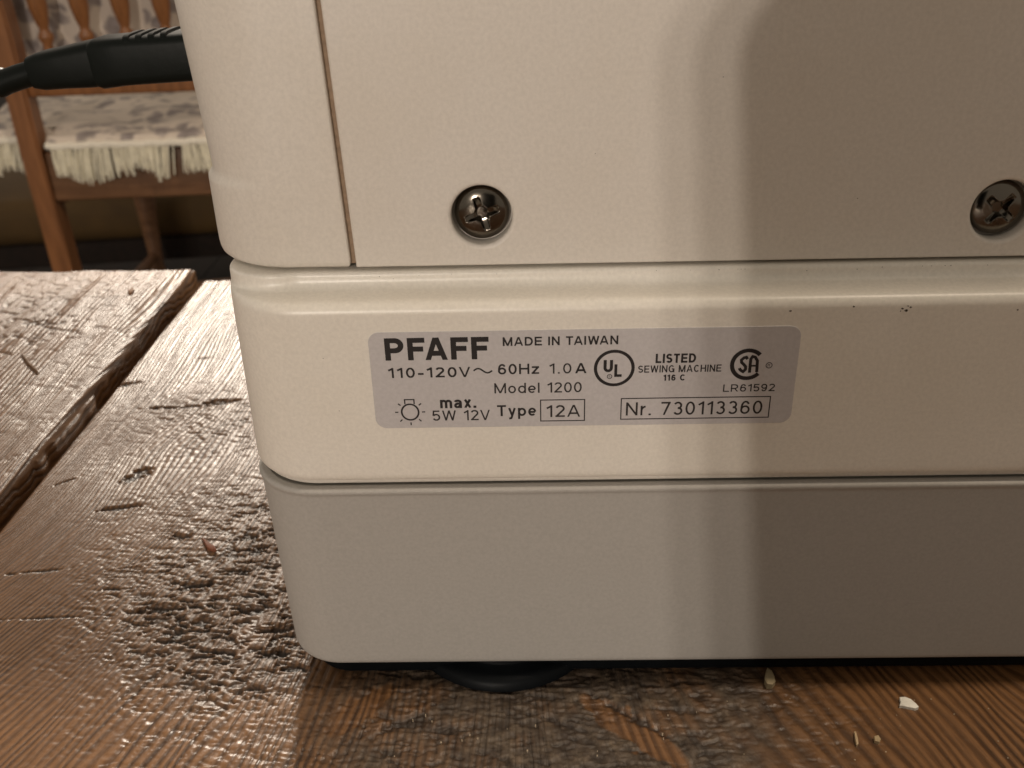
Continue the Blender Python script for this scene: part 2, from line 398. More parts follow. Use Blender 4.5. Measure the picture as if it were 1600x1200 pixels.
def make_plank(xs, ys, seed, main, z0, edge_r, parent, wav=0.5, thick=38.0):
    xs, ys = np.array(xs, float), np.array(ys, float)
    X, Y = np.meshgrid(xs, ys)
    Xw = X + 0.0
    # wavering long edges and a ragged back end
    e = wav * (fbm(Y / 30, Y * 0 + seed, seed + 70, 3) * 1.6 + 0.5 * fbm(Y / 5, Y * 0, seed + 71, 2))
    tL = np.clip((X - xs[0]) / 14, 0, 1); tR = np.clip((xs[-1] - X) / 14, 0, 1)
    Xw = Xw + e * (1 - tL) + e * 0.8 * (1 - tR)
    tb = np.clip((ys[-1] - Y) / 14, 0, 1)
    Yw = Y + (1 - tb) * (fbm(X / 14, X * 0 + 7, seed + 72, 3) * 1.6)
    h, ring, cav, stain, rough = plank_field(Xw, Yw, seed, main)
    d = np.minimum(np.minimum(Xw - xs[0], xs[-1] - Xw), ys[-1] - Y)
    d = np.maximum(d, 0); er = edge_r
    drop = np.where(d < er, er - np.sqrt(np.maximum(er * er - (er - d) ** 2, 0)), 0)
    edge = sst(er * 1.1, 0, d)
    Z = z0 + h * (1 - 0.5 * edge) - drop
    cav = np.clip(cav * (1 - 0.6 * edge), 0, 1)
    ny, nx = X.shape
    co = np.stack([Xw, Yw, Z], -1).reshape(-1, 3) * MM
    idx = np.arange(nx * ny).reshape(ny, nx)
    faces = np.stack([idx[:-1, :-1], idx[:-1, 1:], idx[1:, 1:], idx[1:, :-1]], -1).reshape(-1, 4)
    # skirt: sides and underside
    loop = np.concatenate([idx[0, :], idx[1:, -1], idx[-1, -2::-1], idx[-2:0:-1, 0]])
    n0 = nx * ny
    parts, ps, fs = [co], [], [faces]
    prev = loop; attrs = [[ring.ravel(), cav.ravel(), stain.ravel(), rough.ravel()]]
    cur = n0
    rs = np.random.RandomState(seed)
    for lv in (-0.25, -0.5, -0.75, -1.0):
        c = co[loop].copy(); c[:, 2] = (z0 - edge_r) * MM + lv * (thick - edge_r) * MM
        jt = fbm(co[loop][:, 1] / MM / 9, co[loop][:, 0] / MM / 9 + lv * 9, seed + 80, 2) * 0.25 * MM
        c[:, 0] += jt
        ids = np.arange(cur, cur + len(loop)); cur += len(loop)
        parts.append(c)
        nxt = np.roll(ids, -1); pn = np.roll(prev, -1)
        fs.append(np.stack([prev, ids, nxt, pn], -1))
        k = len(loop); attrs.append([ring.ravel()[loop] + lv * (thick / 3.0), np.full(k, 0.0), np.full(k, 0.0), np.full(k, 0.3)])
        prev = ids
    co = np.concatenate(parts); F = np.concatenate(fs)
    me = bpy.data.meshes.new('plank')
    me.vertices.add(len(co)); me.vertices.foreach_set('co', co.ravel())
    nf = len(F); bott = prev[::-1]
    me.loops.add(nf * 4 + len(bott)); me.loops.foreach_set('vertex_index', np.concatenate([F.ravel(), bott]).astype(np.int32))
    me.polygons.add(nf + 1)
    me.polygons.foreach_set('loop_start', np.concatenate([np.arange(nf) * 4, [nf * 4]]).astype(np.int32))
    me.update(calc_edges=True); me.validate()
    me.polygons.foreach_set('use_smooth', np.ones(len(me.polygons), bool))
    for k, nm in enumerate(('phase', 'cavity', 'stain', 'tearout')):
        a = me.attributes.new(nm, 'FLOAT', 'POINT')
        a.data.foreach_set('value', np.concatenate([t[k] for t in attrs]).astype(np.float32))
    return link_mesh('plank', me, M_table, parent)

def axis(*segs):
    out = []
    for a, b, st in segs:
        n = max(1, int(round((b - a) / st))); out += list(np.linspace(a, b, n, endpoint=False))
    out.append(segs[-1][1]); return out
table = empty('plank_table', (0, 0, -TABLE_H))
tag(table, 'rustic brown table of rough worn wooden planks under the sewing machine', 'table')
top = empty('tabletop', (0, 0, TABLE_H)); top.parent = table
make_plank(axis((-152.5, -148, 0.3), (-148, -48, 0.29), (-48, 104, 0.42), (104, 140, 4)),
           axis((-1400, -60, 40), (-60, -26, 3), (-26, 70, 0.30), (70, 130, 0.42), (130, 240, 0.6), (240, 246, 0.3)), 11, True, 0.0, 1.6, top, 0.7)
make_plank(axis((-440, -255, 8), (-255, -168, 0.6), (-168, -159.5, 0.3)),
           axis((-1400, -60, 40), (-60, 50, 4), (50, 250, 0.7), (250, 257.5, 0.3)), 23, False, 1.6, 3.2, top, 0.9)
make_plank(axis((147, 400, 9)), axis((-1400, -60, 40), (-60, 240, 5), (240, 251, 1)), 37, False, 0.4, 2.5, top)
make_plank(axis((407, 600, 9)), axis((-1400, -60, 40), (-60, 240, 5), (240, 248, 1)), 41, False, 0.2, 2.5, top)
for sx in (-0.40, 0.55):
    for sy in (-1.30, 0.15):
        bm = bmesh.new(); add_box(bm, (sx - 0.045, sy - 0.045, 0), (sx + 0.045, sy + 0.045, TABLE_H - 0.036), 0.004)
        from_bm('leg', bm, M_seatwood, table)
for y0 in (-1.33, 0.14):
    bm = bmesh.new(); add_box(bm, (-0.355, y0, TABLE_H - 0.13), (0.505, y0 + 0.025, TABLE_H - 0.0365), 0.002)
    from_bm('apron', bm, M_seatwood, table)

# ------------------------------------------------------------------ sewing machine
machine = empty('sewing_machine', (0, 0, 0))
tag(machine, 'off white sewing machine with silver rating label standing on the plank table', 'sewing machine')

def outline(xl, xr, yf, yb, r, seg=20, rr=None):
    """closed plan outline; returns points, normals and a weight that is 0 on the front and 1 elsewhere"""
    rr = r if rr is None else rr
    P, Nn, W = [], [], []
    def arc(cx, cy, rad, a0, a1, w0, w1):
        for k in range(seg + 1):
            t = k / seg; a = math.radians(a0 + (a1 - a0) * t)
            P.append((cx + rad * math.cos(a), cy + rad * math.sin(a))); Nn.append((math.cos(a), math.sin(a)))
            W.append(w0 + (w1 - w0) * (t * t * (3 - 2 * t)))
    arc(xl + r, yf + r, r, 180, 270, 1, 0)
    eps = 0.6
    for x in (xl + r + eps, xr - rr - eps): P.append((x, yf)); Nn.append((0, -1)); W.append(0)
    arc(xr - rr, yf + rr, rr, 270, 360, 0, 1)
    arc(xr - rr, yb - rr, rr, 0, 90, 1, 1)
    arc(xl + r, yb - r, r, 90, 180, 1, 1)
    return P, Nn, W
def ring_of(ol, inset_f, inset_s, z):
    return [((p[0] - n[0] * (inset_f + (inset_s - inset_f) * w)) * MM, (p[1] - n[1] * (inset_f + (inset_s - inset_f) * w)) * MM, z * MM) for p, n, w in zip(*ol)]

XR = 330.0
# grey bottom tray
ol = outline(-62.8, XR, -0.1, 175, 13.0)
prof = [(6.0, 6.0, 6.05)]
for k in range(9):
    a = math.radians(90 * k / 8); prof.append((1.5 + 2.4 * (1 - math.sin(a)), 1.5 + 2.4 * (1 - math.sin(a)), 6.0 + 2.4 * (1 - math.cos(a))))
prof += [(1.46, 1.46, 9.6), (0.15, 0.15, 49.3), (0.12, 0.12, 49.9), (-0.05, -0.05, 50.15), (-0.22, -0.22, 50.35)]
for k in range(1, 7):
    a = math.radians(90 * k / 6); prof.append((-0.25 + 0.75 * (1 - math.cos(a)), -0.25 + 0.75 * (1 - math.cos(a)), 50.65 + 0.75 * math.sin(a)))
prof += [(1.6, 1.6, 51.35), (1.8, 1.8, 50.9), (4, 4, 50.8)]
bm = bmesh.new(); loft(bm, [ring_of(ol, *p) for p in prof])
from_bm('bottom_tray', bm, M_tray, machine, angle=50)
# cream middle shell with the stepped ledge
ol = outline(-63.1, XR, 0.0, 175, 14.0)
prof = [(4.0, 4.0, 51.2), (1.7, 1.7, 51.75), (1.45, 1.4, 52.0), (1.25, 1.2, 52.5)]
for k in range(7):
    a = math.radians(90 * k / 6); prof.append((1.15 * (1 - math.sin(a)), 1.15 * (1 - math.sin(a)), 52.9 + 1.7 * (1 - math.cos(a))))
prof += [(0.0, 0.0, 55.2), (0.0, 0.0, 85.9), (0.0, 0.0, 86.5)]
for k in range(1, 10):
    a = math.radians(78 * k / 9); prof.append((2.0 * (1 - math.cos(a)), 0.03 * k / 9, 86.5 + 2.0 * math.sin(a)))
# deep ledge, cove and low riser under the upper casing
for f, s_, z in ((1.95, 0.03, 88.52), (2.5, 0.03, 88.58), (4.6, 0.04, 88.72), (5.6, 0.04, 88.85), (6.3, 0.05, 89.1), (6.75, 0.05, 89.5), (6.98, 0.06, 90.0), (7.05, 0.06, 90.5), (7.08, 0.07, 90.85),
                 (7.15, 0.12, 91.15), (7.35, 0.25, 91.4), (7.7, 0.5, 91.52), (8.4, 1.0, 91.56), (10.0, 2.4, 91.58)): prof.append((f, s_, z))
bm = bmesh.new(); loft(bm, [ring_of(ol, *p) for p in prof])
from_bm('middle_shell', bm, M_shell, machine, angle=60)

YP = 8.0; SEAM = on_face(552, 415, YP)[0]; ZB = 92.2
def lean(z): return -0.032 * (z - 94)      # the seam leans a little
# side cover (left of the seam) with its rounded corner
def rounded_z(r, zb, zt, base=0.0):
    out = [(base + 2.2, zb)]
    for k in range(6):
        a = math.radians(90 * k / 5); out.append((base + r * (1 - math.sin(a)), zb + r * (1 - math.cos(a))))
    out.append((base, zb + r + 0.5)); out.append((base, zt - 14))
    for k in range(1, 9):
        a = math.radians(90 * k / 8); out.append((base + 12 * (1 - math.cos(a)), zt - 13 + 12 * math.sin(a)))
    out.append((base + 18, zt)); return out
ol = outline(-67.0, SEAM - 0.45, YP, 165, 16.5, 24, rr=0.45)
P_, N_, W_ = ol
rings = []
zs = [(3.6, 92.05), (1.0, 92.07), (0.45, 92.2), (0.15, 92.55), (0.03, 93.2), (0.0, 94.0), (0, 96.2), (0, 101), (0, 105.6), (0, 106.0)]
zs_hi = [(0, 106.5), (0, 107.0), (0, 107.8), (0, 110), (0, 170), (0, 274)]
def sideshift(x, z):          # shallow waist on the outer side above z = 106
    t = min(1, max(0, (z - 105.8) / 1.6)); u = min(1, max(0, (-48 - x) / 12)); low = min(1, max(0, (95.2 - z) / 3.0))
    return (t * t * (3 - 2 * t) * 1.05 - 0.065 * max(0, min(170, z) - 107.4) + low * low * 0.3) * u * u
for ins, z in zs + zs_hi:
    rg = ring_of(ol, ins, ins, z)
    rings.append([(x + sideshift(x / MM, z) * MM + lean(z) * MM * min(1, max(0, (x / MM + 58) / 14)), y, zz) for x, y, zz in rg])
bm = bmesh.new(); loft(bm, rings)
from_bm('side_cover', bm, M_cover, machine, angle=40)
# grimy core that shows at the bottom of the seam
bm = bmesh.new()
loft(bm, [[((SEAM + lean(z) + dx) * MM, y * MM, z * MM) for dx, y in ((-1.2, YP + 1.0), (1.2, YP + 1.0), (1.2, 50), (-1.2, 50))] for z in (92.6, 268)])
from_bm('seam_core', bm, M_grime, machine, smooth=False)

# back panel with two recessed screw holes
HOLES = [tuple(on_face(752.5, 337.5, YP)[[0, 2]]), tuple(on_face(1567, 329.5, YP)[[0, 2]])]
PX0, PX1, PZ0, PZ1 = SEAM + 0.45, 150.0, ZB - 0.05, 274.0
YF = YP - 0.12
def panel():
    bm = bmesh.new()
    R_ = 0.45
    def rect(inset, y, n=1):
        a, b, c, d = PX0 + inset, PX1 - inset, PZ0 + inset, PZ1 - inset
        return [(a + lean(c), y, c), (b, y, c), (b, y, d), (a + lean(d), y, d)]
    rings = [rect(3.0, 60), rect(0, 58), rect(0, YF + R_ + 0.4)]
    for k in range(0, 7):
        a = math.radians(90 * k / 6); rings.append(rect(R_ * (1 - math.cos(a)), YF + R_ * (1 - math.sin(a))))
    rings.append(rect(R_ + 0.3, YF))
    loft(bm, [[tuple(v * MM for v in p) for p in r] for r in rings], cap=False)
    bm.faces.new([bm.verts.new(tuple(v * MM for v in p)) for p in rect(3.0, 60)])
    n = 64; pts = [(p[0], p[2]) for p in rings[-1]]; edges = [(0, 1), (1, 2), (2, 3), (3, 0)]
    rim = 6.1
    for hx, hz in HOLES:
        s = len(pts)
        for k in range(n):
            a = 2 * math.pi * k / n; pts.append((hx + rim * math.cos(a), hz + rim * math.sin(a)))
        edges += [(s + k, s + (k + 1) % n) for k in range(n)]
    v2, e2, f2, *_ = delaunay_2d_cdt([Vector(p) for p in pts], edges, [], 0, 1e-6)
    vv = [bm.verts.new((p.x * MM, YF * MM, p.y * MM)) for p in v2]
    for f in f2:
        c = sum((Vector(v2[i]) for i in f), Vector((0, 0))) / len(f)
        if any((c.x - hx) ** 2 + (c.y - hz) ** 2 < (rim * 0.995) ** 2 for hx, hz in HOLES): continue
        bm.faces.new([vv[i] for i in f])
    for hx, hz in HOLES:
        pr = [(rim, 0), (5.95, 0)]
        for k in range(1, 8):
            a = math.radians(90 * k / 7); pr.append((5.95 - 0.75 * math.sin(a), 0.75 * (1 - math.cos(a))))
        pr += [(5.19, 1.1), (5.15, 3.4), (5.0, 3.5)]
        rg = [[((hx + r * math.cos(2 * math.pi * k / n)) * MM, (YF + d) * MM, (hz + r * math.sin(2 * math.pi * k / n)) * MM) for k in range(n)] for r, d in pr]
        vr = loft(bm, rg, cap=False)
        bm.faces.new(vr[-1])
    return from_bm('back_panel', bm, M_panel, machine, angle=40)
panel()

# screws: dome with a cross recess, built as a polar height field
def screw_mesh():
    nr, na = 46, 144; R_ = 4.72
    bm = bmesh.new(); rows = []
    def hgt(x, z):
        r = math.hypot(x, z); t = r / R_
        h = 1.75 * math.sqrt(max(0, 1 - (0.93 * t) ** 2)) - 0.64
        if t > 0.93: h -= 0.45 * ((t - 0.93) / 0.07) ** 2
        d = 0
        for a_, b_ in ((x, z), (z, x)):
            L_ = abs(a_); half = 0.62 + 0.10 * max(0, 1 - L_ / 2.6)
            dep = 1.5 * max(0, 1 - (L_ / 3.0) ** 2.2)
            edge = max(0, min(1, (half - abs(b_)) / 0.22))
            d = max(d, dep * edge)
        core = max(0, min(1, (1.35 - r) / 0.4)); d = max(d, 1.5 * core)
        return h - d
    ctr = bm.verts.new((0, -hgt(0, 0) * MM, 0))
    for i in range(1, nr + 1):
        r = R_ * i / nr; row = []
        for k in range(na):
            a = 2 * math.pi * k / na; x, z = r * math.cos(a), r * math.sin(a)
            row.append(bm.verts.new((x * MM, -hgt(x, z) * MM, z * MM)))
        rows.append(row)
    for k in range(na): bm.faces.new((ctr, rows[0][k], rows[0][(k + 1) % na]))
    for a, b in zip(rows[:-1], rows[1:]):
        for k in range(na): bm.faces.new((a[k], b[k], b[(k + 1) % na], a[(k + 1) % na]))
    low = [bm.verts.new((v.co.x, 1.6 * MM, v.co.z)) for v in rows[-1]]
    for k in range(na): bm.faces.new((rows[-1][k], low[k], low[(k + 1) % na], rows[-1][(k + 1) % na]))
    bm.faces.new(low)
    bmesh.ops.recalc_face_normals(bm, faces=bm.faces)
    me = bpy.data.meshes.new('screw'); bm.to_mesh(me); bm.free()
    me.polygons.foreach_set('use_smooth', [True] * len(me.polygons)); me.set_sharp_from_angle(angle=math.radians(50))
    me.materials.append(M_screw); return me
sm = screw_mesh()
for (hx, hz), rot in zip(HOLES, (-18, 40)):
    o = bpy.data.objects.new('screw', sm); COL.objects.link(o); o.parent = machine
    o.location = (hx * MM, (YF + 1.95) * MM, hz * MM); o.rotation_euler = (0, math.radians(rot), 0)

# unseen lid on top, overhang added to keep overhead light off the ledge
bm = bmesh.new(); add_box(bm, (-72 * MM, -3.6 * MM, 272 * MM), (150.2 * MM, 170 * MM, 296 * MM), 5 * MM)
from_bm('shading_lid', bm, M_cover, machine)
# arm and head of the machine, above and to the side of what the photo shows
bm = bmesh.new(); add_box(bm, (150.3 * MM, 9 * MM, 205 * MM), (XR * MM, 150 * MM, 283 * MM), 10 * MM)
from_bm('arm', bm, M_panel, machine)
bm = bmesh.new(); add_box(bm, (265 * MM, 7 * MM, 135 * MM), ((XR + 1.0) * MM, 140 * MM, 206 * MM), 8 * MM)
from_bm('needle_head', bm, M_panel, machine)
# black plate added under the tray, set back, to darken the shaded gap
ol = outline(-57.5, XR - 5, 5.2, 170, 9.0)
bm = bmesh.new(); loft(bm, [ring_of(ol, i_, i_, z) for i_, z in ((1.0, 0.9), (0.3, 1.1), (0, 1.6), (0, 9.2))])
from_bm('shade_plate', bm, M_rubber, machine, angle=50)
# rubber feet
FOOT = [(21.0, 0.0), (21.4, 0.5), (21.2, 2.0), (20.4, 2.9), (19.0, 3.3), (17.8, 3.4), (17.0, 3.9), (16.6, 5.2), (16.2, 8.4), (10, 8.7)]
fx = on_table(785, 1083)
for x, y in ((fx[0], fx[1] + 21.2), (XR - 45, 21), (fx[0], 150), (XR - 45, 150)):
    bm = bmesh.new(); lathe(bm, [(r * MM, h * MM) for r, h in FOOT], (x * MM, y * MM, 0.0), 64)
    from_bm('rubber_foot', bm, M_rubber, machine, angle=40)

# scuffs and grime spots on the ledge of the shell
def blob(bm, x, y, z, r, seed, t=0.04):
    rn = random.Random(seed); n = 10
    ring = [((x + r * rn.uniform(0.55, 1.2) * math.cos(2 * math.pi * k / n)) * MM, y * MM, (z + r * rn.uniform(0.4, 0.9) * math.sin(2 * math.pi * k / n)) * MM) for k in range(n)]
    loft(bm, [ring, [(a, b - t * MM, c) for a, b, c in ring]])
bm = bmesh.new()
for k, (px, py, r) in enumerate(((1410, 482, 0.22), (1416, 485, 0.32), (1423, 480, 0.2), (1419, 478, 0.14), (1407, 486, 0.12), (1235, 486, 0.22), (1334, 479, 0.2), (1590, 484, 0.2),
                                 (700, 656, 0.1), (505, 560, 0.1), (530, 642, 0.09))):
    p = on_face(px, py); 
    z = min(p[2], 87.0)
    blob(bm, p[0], 0.0, z, r, k)
from_bm('grime_spot', bm, M_speck, machine, smooth=False)['kind'] = 'stuff'
bm = bmesh.new()
for k, (px, py, r) in enumerate(((414, 60, 0.16), (528, 272, 0.25), (1340, 310, 0.1), (560, 180, 0.08), (1130, 120, 0.09), (930, 240, 0.08))):
    p = on_face(px, py, YF); 
    if px > 560: blob(bm, p[0], YF, p[2], r, 30 + k)
rn = random.Random(9)
for k in range(26):
    px = rn.uniform(480, 1590); p = on_face(px, 437 - (px - 560) * 0.0175 + rn.uniform(-8, 6), 7.0)
    blob(bm, p[0], 7.06, min(91.0, p[2]), rn.uniform(0.04, 0.12), 60 + k)
from_bm('dust_spot', bm, M_speck, machine, smooth=False)['kind'] = 'stuff'

# ------------------------------------------------------------------ rating label with its print
def rrect(cx, cz, wx, wz, r, n=8):
    pts = []
    for sx, sz, a0 in ((1, 1, 0), (-1, 1, 90), (-1, -1, 180), (1, -1, 270)):
        for k in range(n + 1):
            a = math.radians(a0 + 90 * k / n); pts.append((cx + sx * (wx / 2 - r) + r * math.cos(a), cz + sz * (wz / 2 - r) + r * math.sin(a)))
    return pts
tl, br = on_face(574, 519.5), on_face(1234, 660)
LZ = (on_face(914, 514)[2] + on_face(911, 664.5)[2]) / 2; LH = on_face(914, 514)[2] - on_face(911, 664.5)[2]
bm = bmesh.new()
o0 = rrect(0, LZ, 74.0, LH, 2.0)
loft(bm, [[(x * MM, y * MM, z * MM) for x, z in pts] for pts, y in ((o0, 0.05), (o0, -0.07), (rrect(0, LZ, 73.92, LH - 0.08, 1.96), -0.10))])
label = from_bm('rating_label', bm, M_label, machine, angle=30)
label['label'] = 'silver grey rating plate sticker with black print'

YI = -0.102
def ink(name, bm, m=None):
    return from_bm(name, bm, m or M_ink, label, smooth=False, doubles=False)
def el(cx, cy, rx, ry, a0, a1, n=18):
    return [(cx + rx * math.cos(math.radians(a0 + (a1 - a0) * k / n)), cy + ry * math.sin(math.radians(a0 + (a1 - a0) * k / n))) for k in range(n + 1)]
def glyph(c, t):
    """plain grotesque letter as strokes; cap height 1, stroke t: returns width and a list of centre lines"""
    h = t / 2; T = 1 - h; xh = 0.73
    b = t * 0.45
    if c == ' ': return 0.26, []
    if c == '.': return t * 1.1, [[(0, t * 0.52), (t * 1.1, t * 0.52)]]
    if c == '-': return 0.34, [[(0, 0.37), (0.34, 0.37)]]
    if c in 'PR':
        w = 0.60 + b; m = 0.44; r = (T - m) / 2
        g = [[(h, 0), (h, 1)], [(h, T), (w - h - r, T)] + el(w - h - r, (T + m) / 2, r, r, 90, -90) + [(h, m)]]
        if c == 'R': w += 0.03; g.append([(w * 0.52, m), (w - h, 0)])
        return w, g
    if c == 'F': w = 0.54 + b; return w, [[(h, 0), (h, 1)], [(h, T), (w, T)], [(h, 0.5), (w * 0.9, 0.5)]]
    if c == 'E': w = 0.56 + b; return w, [[(h, 0), (h, 1)], [(h, T), (w, T)], [(h, 0.51), (w * 0.94, 0.51)], [(h, h), (w, h)]]
    if c == 'L': w = 0.50 + b; return w, [[(h, 0), (h, 1)], [(h, h), (w, h)]]
    if c == 'T': w = 0.62; return w, [[(0, T), (w, T)], [(w / 2, 0), (w / 2, T)]]
    if c == 'I': return t, [[(h, 0), (h, 1)]]
    if c == 'H': w = 0.66 + b * 0.5; return w, [[(h, 0), (h, 1)], [(w - h, 0), (w - h, 1)], [(h, 0.52), (w - h, 0.52)]]
    if c == 'N': w = 0.66 + b * 0.5; return w, [[(h, 0), (h, 1)], [(w - h, 0), (w - h, 1)], [(h, 0.97), (w - h, 0.03)]]
    if c == 'M': w = 0.80 + b * 0.6; return w, [[(h, 0), (h, 1)], [(w - h, 0), (w - h, 1)], [(h, 0.98), (w / 2, 0.02)], [(w - h, 0.98), (w / 2, 0.02)]]
    if c == 'A': w = 0.70 + b; return w, [[(h * 0.85, -0.06), (w / 2 - h * 0.1, 1.06)], [(w - h * 0.85, -0.06), (w / 2 + h * 0.1, 1.06)], [(w * 0.2, 0.30), (w * 0.8, 0.30)]]
    if c == 'V': w = 0.66 + b * 0.5; return w, [[(h * 0.85, 1.05), (w / 2 - h * 0.1, -0.05)], [(w - h * 0.85, 1.05), (w / 2 + h * 0.1, -0.05)]]
    if c == 'W': w = 0.96 + b * 0.5; return w, [[(h, 1), (w * 0.27, 0)], [(w * 0.27, 0), (w / 2, 1)], [(w / 2, 1), (w * 0.73, 0)], [(w * 0.73, 0), (w - h, 1)]]
    if c == 'D': w = 0.68 + b * 0.5; return w, [[(h, 0), (h, 1)], [(h, T), (w * 0.42, T)] + el(w * 0.42, 0.5, w * 0.58 - h, 0.5 - h, 90, -90) + [(h, h)]]
    if c == 'C': w = 0.70; return w, [el(w / 2, 0.5, w / 2 - h, 0.5 - h, 42, 318, 26)]
    if c == 'G': w = 0.74; return w, [el(w / 2, 0.5, w / 2 - h, 0.5 - h, 42, 345, 26), [(w - h, 0.0), (w - h, 0.47)], [(w, 0.47), (w * 0.55, 0.47)]]
    if c == 'S': w = 0.60 + b * 0.4; ry = (0.5 - h * 0.5) / 2 - h * 0.25; return w, [el(w / 2, T - ry, w / 2 - h, ry, 25, 270, 16) + el(w / 2, h + ry, w / 2 - h, ry, 90, -155, 16)[1:]]
    if c == '0': w = 0.56; return w, [el(w / 2, 0.5, w / 2 - h, 0.5 - h, 0, 360, 30)]
    if c == '1': w = 0.36; return w, [[(w - h, 0), (w - h, 1)], [(w - h, 1 - h * 1.3), (0.03, 0.74)]]
    if c == '2': w = 0.55; return w, [el(w / 2, 0.71, w / 2 - h, 0.29 - h, 165, -32, 16) + [(h * 1.3, h * 1.5)], [(0, h), (w, h)]]
    if c == '3': w = 0.55; return w, [el(w * 0.48, T - (0.25 - h * 0.5), w * 0.46 - h, 0.25 - h * 0.5, 155, -90, 16), el(w / 2, h + 0.27 - h * 0.5, w / 2 - h, 0.27 - h * 0.5, 90, -155, 16)]
    if c == '5': w = 0.56; return w, [[(w * 0.93, T), (w * 0.2, T), (w * 0.13, 0.48)], [(w * 0.13, 0.5)] + el(w / 2, 0.335, w / 2 - h, 0.335 - h, 130, -155, 18)]
    if c in '69':
        w = 0.56; g = [el(w / 2, 0.325, w / 2 - h, 0.325 - h, 0, 360, 26), el(w / 2 + 0.01, 0.5, w / 2 - h, 0.5 - h, 35, 200, 16)]
        if c == '9': g = [[(w - x, 1 - y) for x, y in q] for q in g]
        return w, g
    if c == '7': w = 0.54; return w, [[(0, T), (w, T)], [(w - h, T), (w * 0.6, 0.5), (w * 0.32, 0)]]
    if c == 'l': return t, [[(h, 0), (h, 1)]]
    if c == 'o': w = 0.56; return w, [el(w / 2, xh / 2, w / 2 - h, xh / 2 - h, 0, 360, 26)]
    if c == 'd': w = 0.57; return w, [el(w / 2, xh / 2, w / 2 - h, xh / 2 - h, 0, 360, 26), [(w - h, 0), (w - h, 1)]]
    if c == 'p': w = 0.57; return w, [el(w / 2, xh / 2, w / 2 - h, xh / 2 - h, 0, 360, 26), [(h, -0.28), (h, xh)]]
    if c == 'e': w = 0.56; return w, [[(h, xh * 0.48), (w - h, xh * 0.48)], el(w / 2, xh / 2, w / 2 - h, xh / 2 - h, 0, 315, 24)]
    if c == 'a': w = 0.56; return w, [[(w - h, 0), (w - h, xh * 0.62)] + el(w * 0.47, xh * 0.66, w * 0.53 - h, xh * 0.34 - h, 0, 160, 12), [(w - h, xh * 0.5), (w * 0.45, xh * 0.54)] + el(w * 0.42, xh * 0.30, w * 0.42 - h, xh * 0.28 - h * 0.6, 95, 300, 12) + [(w - h, xh * 0.35)]]
    if c == 'm':
        w = 0.86; g = [[(h, 0), (h, xh)]]
        for x0, x1 in ((h, w / 2), (w / 2, w - h)): g.append([(x0, xh * 0.45)] + el((x0 + x1) / 2, xh * 0.62, (x1 - x0) / 2, xh * 0.38 - h, 180, 0, 12) + [(x1, 0)])
        return w, g
    if c == 'r': w = 0.32; return w, [[(h, 0), (h, xh)], [(h, xh * 0.5)] + el(w, xh * 0.5, w - h, xh * 0.5 - h, 180, 95, 8)]
    if c == 'x': w = 0.54; return w, [[(h, 0), (w - h, xh)], [(h, xh), (w - h, 0)]]
    if c == 'y': w = 0.54; return w, [[(h, xh), (w / 2 + 0.01, 0.03)], [(w - h, xh), (w * 0.40, -0.19), (w * 0.12, -0.23)]]
    if c == 'z': w = 0.50; return w, [[(0.02, xh - h), (w, xh - h)], [(w - h, xh - h), (h, h)], [(0, h), (w, h)]]
    return 0.5, []
def text(s, x0p, x1p, yb, cap_px, wt=0.1, m=None, yb2=None, gap=0.13):
    """line of print between two photo columns, baseline row yb, cap height in photo pixels"""
    yb2 = yb if yb2 is None else yb2; ybm = (yb + yb2) / 2
    a, b = on_face(x0p, yb), on_face(x1p, yb2)
    z = on_face((x0p + x1p) / 2, ybm)[2]; cap = on_face((x0p + x1p) / 2, ybm - cap_px)[2] - z
    gl = [glyph(c, wt) for c in s]; kern = {'FA': 0.10, 'PF': -0.02, 'AF': -0.02, 'TA': 0.08, 'WA': 0.12, 'AI': 0.02, '0V': 0.05, '2A': 0.04, '2V': 0.02}
    tot = sum(g[0] for g in gl) + gap * (len(s) - 1) - sum(kern.get(s[i:i + 2], 0) for i in range(len(s))); ci = 0
    kx = (b[0] - a[0]) / (tot * cap)
    bm = bmesh.new(); x = 0.0; lv = 0
    for wd_, lines in gl:
        for ln in lines:
            q = [(a[0] + (x + px_) * cap * kx, z + pz_ * cap) for px_, pz_ in ln]
            closed = len(q) > 3 and math.hypot(q[0][0] - q[-1][0], q[0][1] - q[-1][1]) < 1e-6
            strip(bm, q[:-1] if closed else q, wt * cap * (0.5 + 0.5 * kx), closed, YI - 0.0025 * (lv % 3), None if s[ci] in 'yp' else (z, z + cap)); lv += 1
        x += wd_ + gap - kern.get(s[ci:ci + 2], 0); ci += 1
    return ink('printed_text', bm, m)
def strip(bm, pts, wd, closed=False, yi=None, zc=None):
    """flat ribbon of ink along points given in label mm (x, z)"""
    yi = YI if yi is None else yi
    n = len(pts); L_, R__ = [], []
    for i, p in enumerate(pts):
        a = pts[(i - 1) % n] if (closed or i > 0) else p; b = pts[(i + 1) % n] if (closed or i < n - 1) else p
        d1 = Vector((p[0] - a[0], p[1] - a[1])); d2 = Vector((b[0] - p[0], b[1] - p[1]))
        if d1.length < 1e-9: d1 = d2
        if d2.length < 1e-9: d2 = d1
        d1 = d1.normalized(); d2 = d2.normalized(); t = (d1 + d2).normalized(); nn = Vector((-t.y, t.x)); k = wd / 2 / max(0.5, nn.dot(Vector((-d1.y, d1.x))))
        for lst, sg in ((L_, 1), (R__, -1)):
            zz = p[1] + sg * nn.y * k
            if zc: zz = min(zc[1], max(zc[0], zz))
            lst.append(bm.verts.new(((p[0] + sg * nn.x * k) * MM, yi * MM, zz * MM)))
    for i in range(n if closed else n - 1):
        j = (i + 1) % n; bm.faces.new((L_[i], L_[j], R__[j], R__[i]))

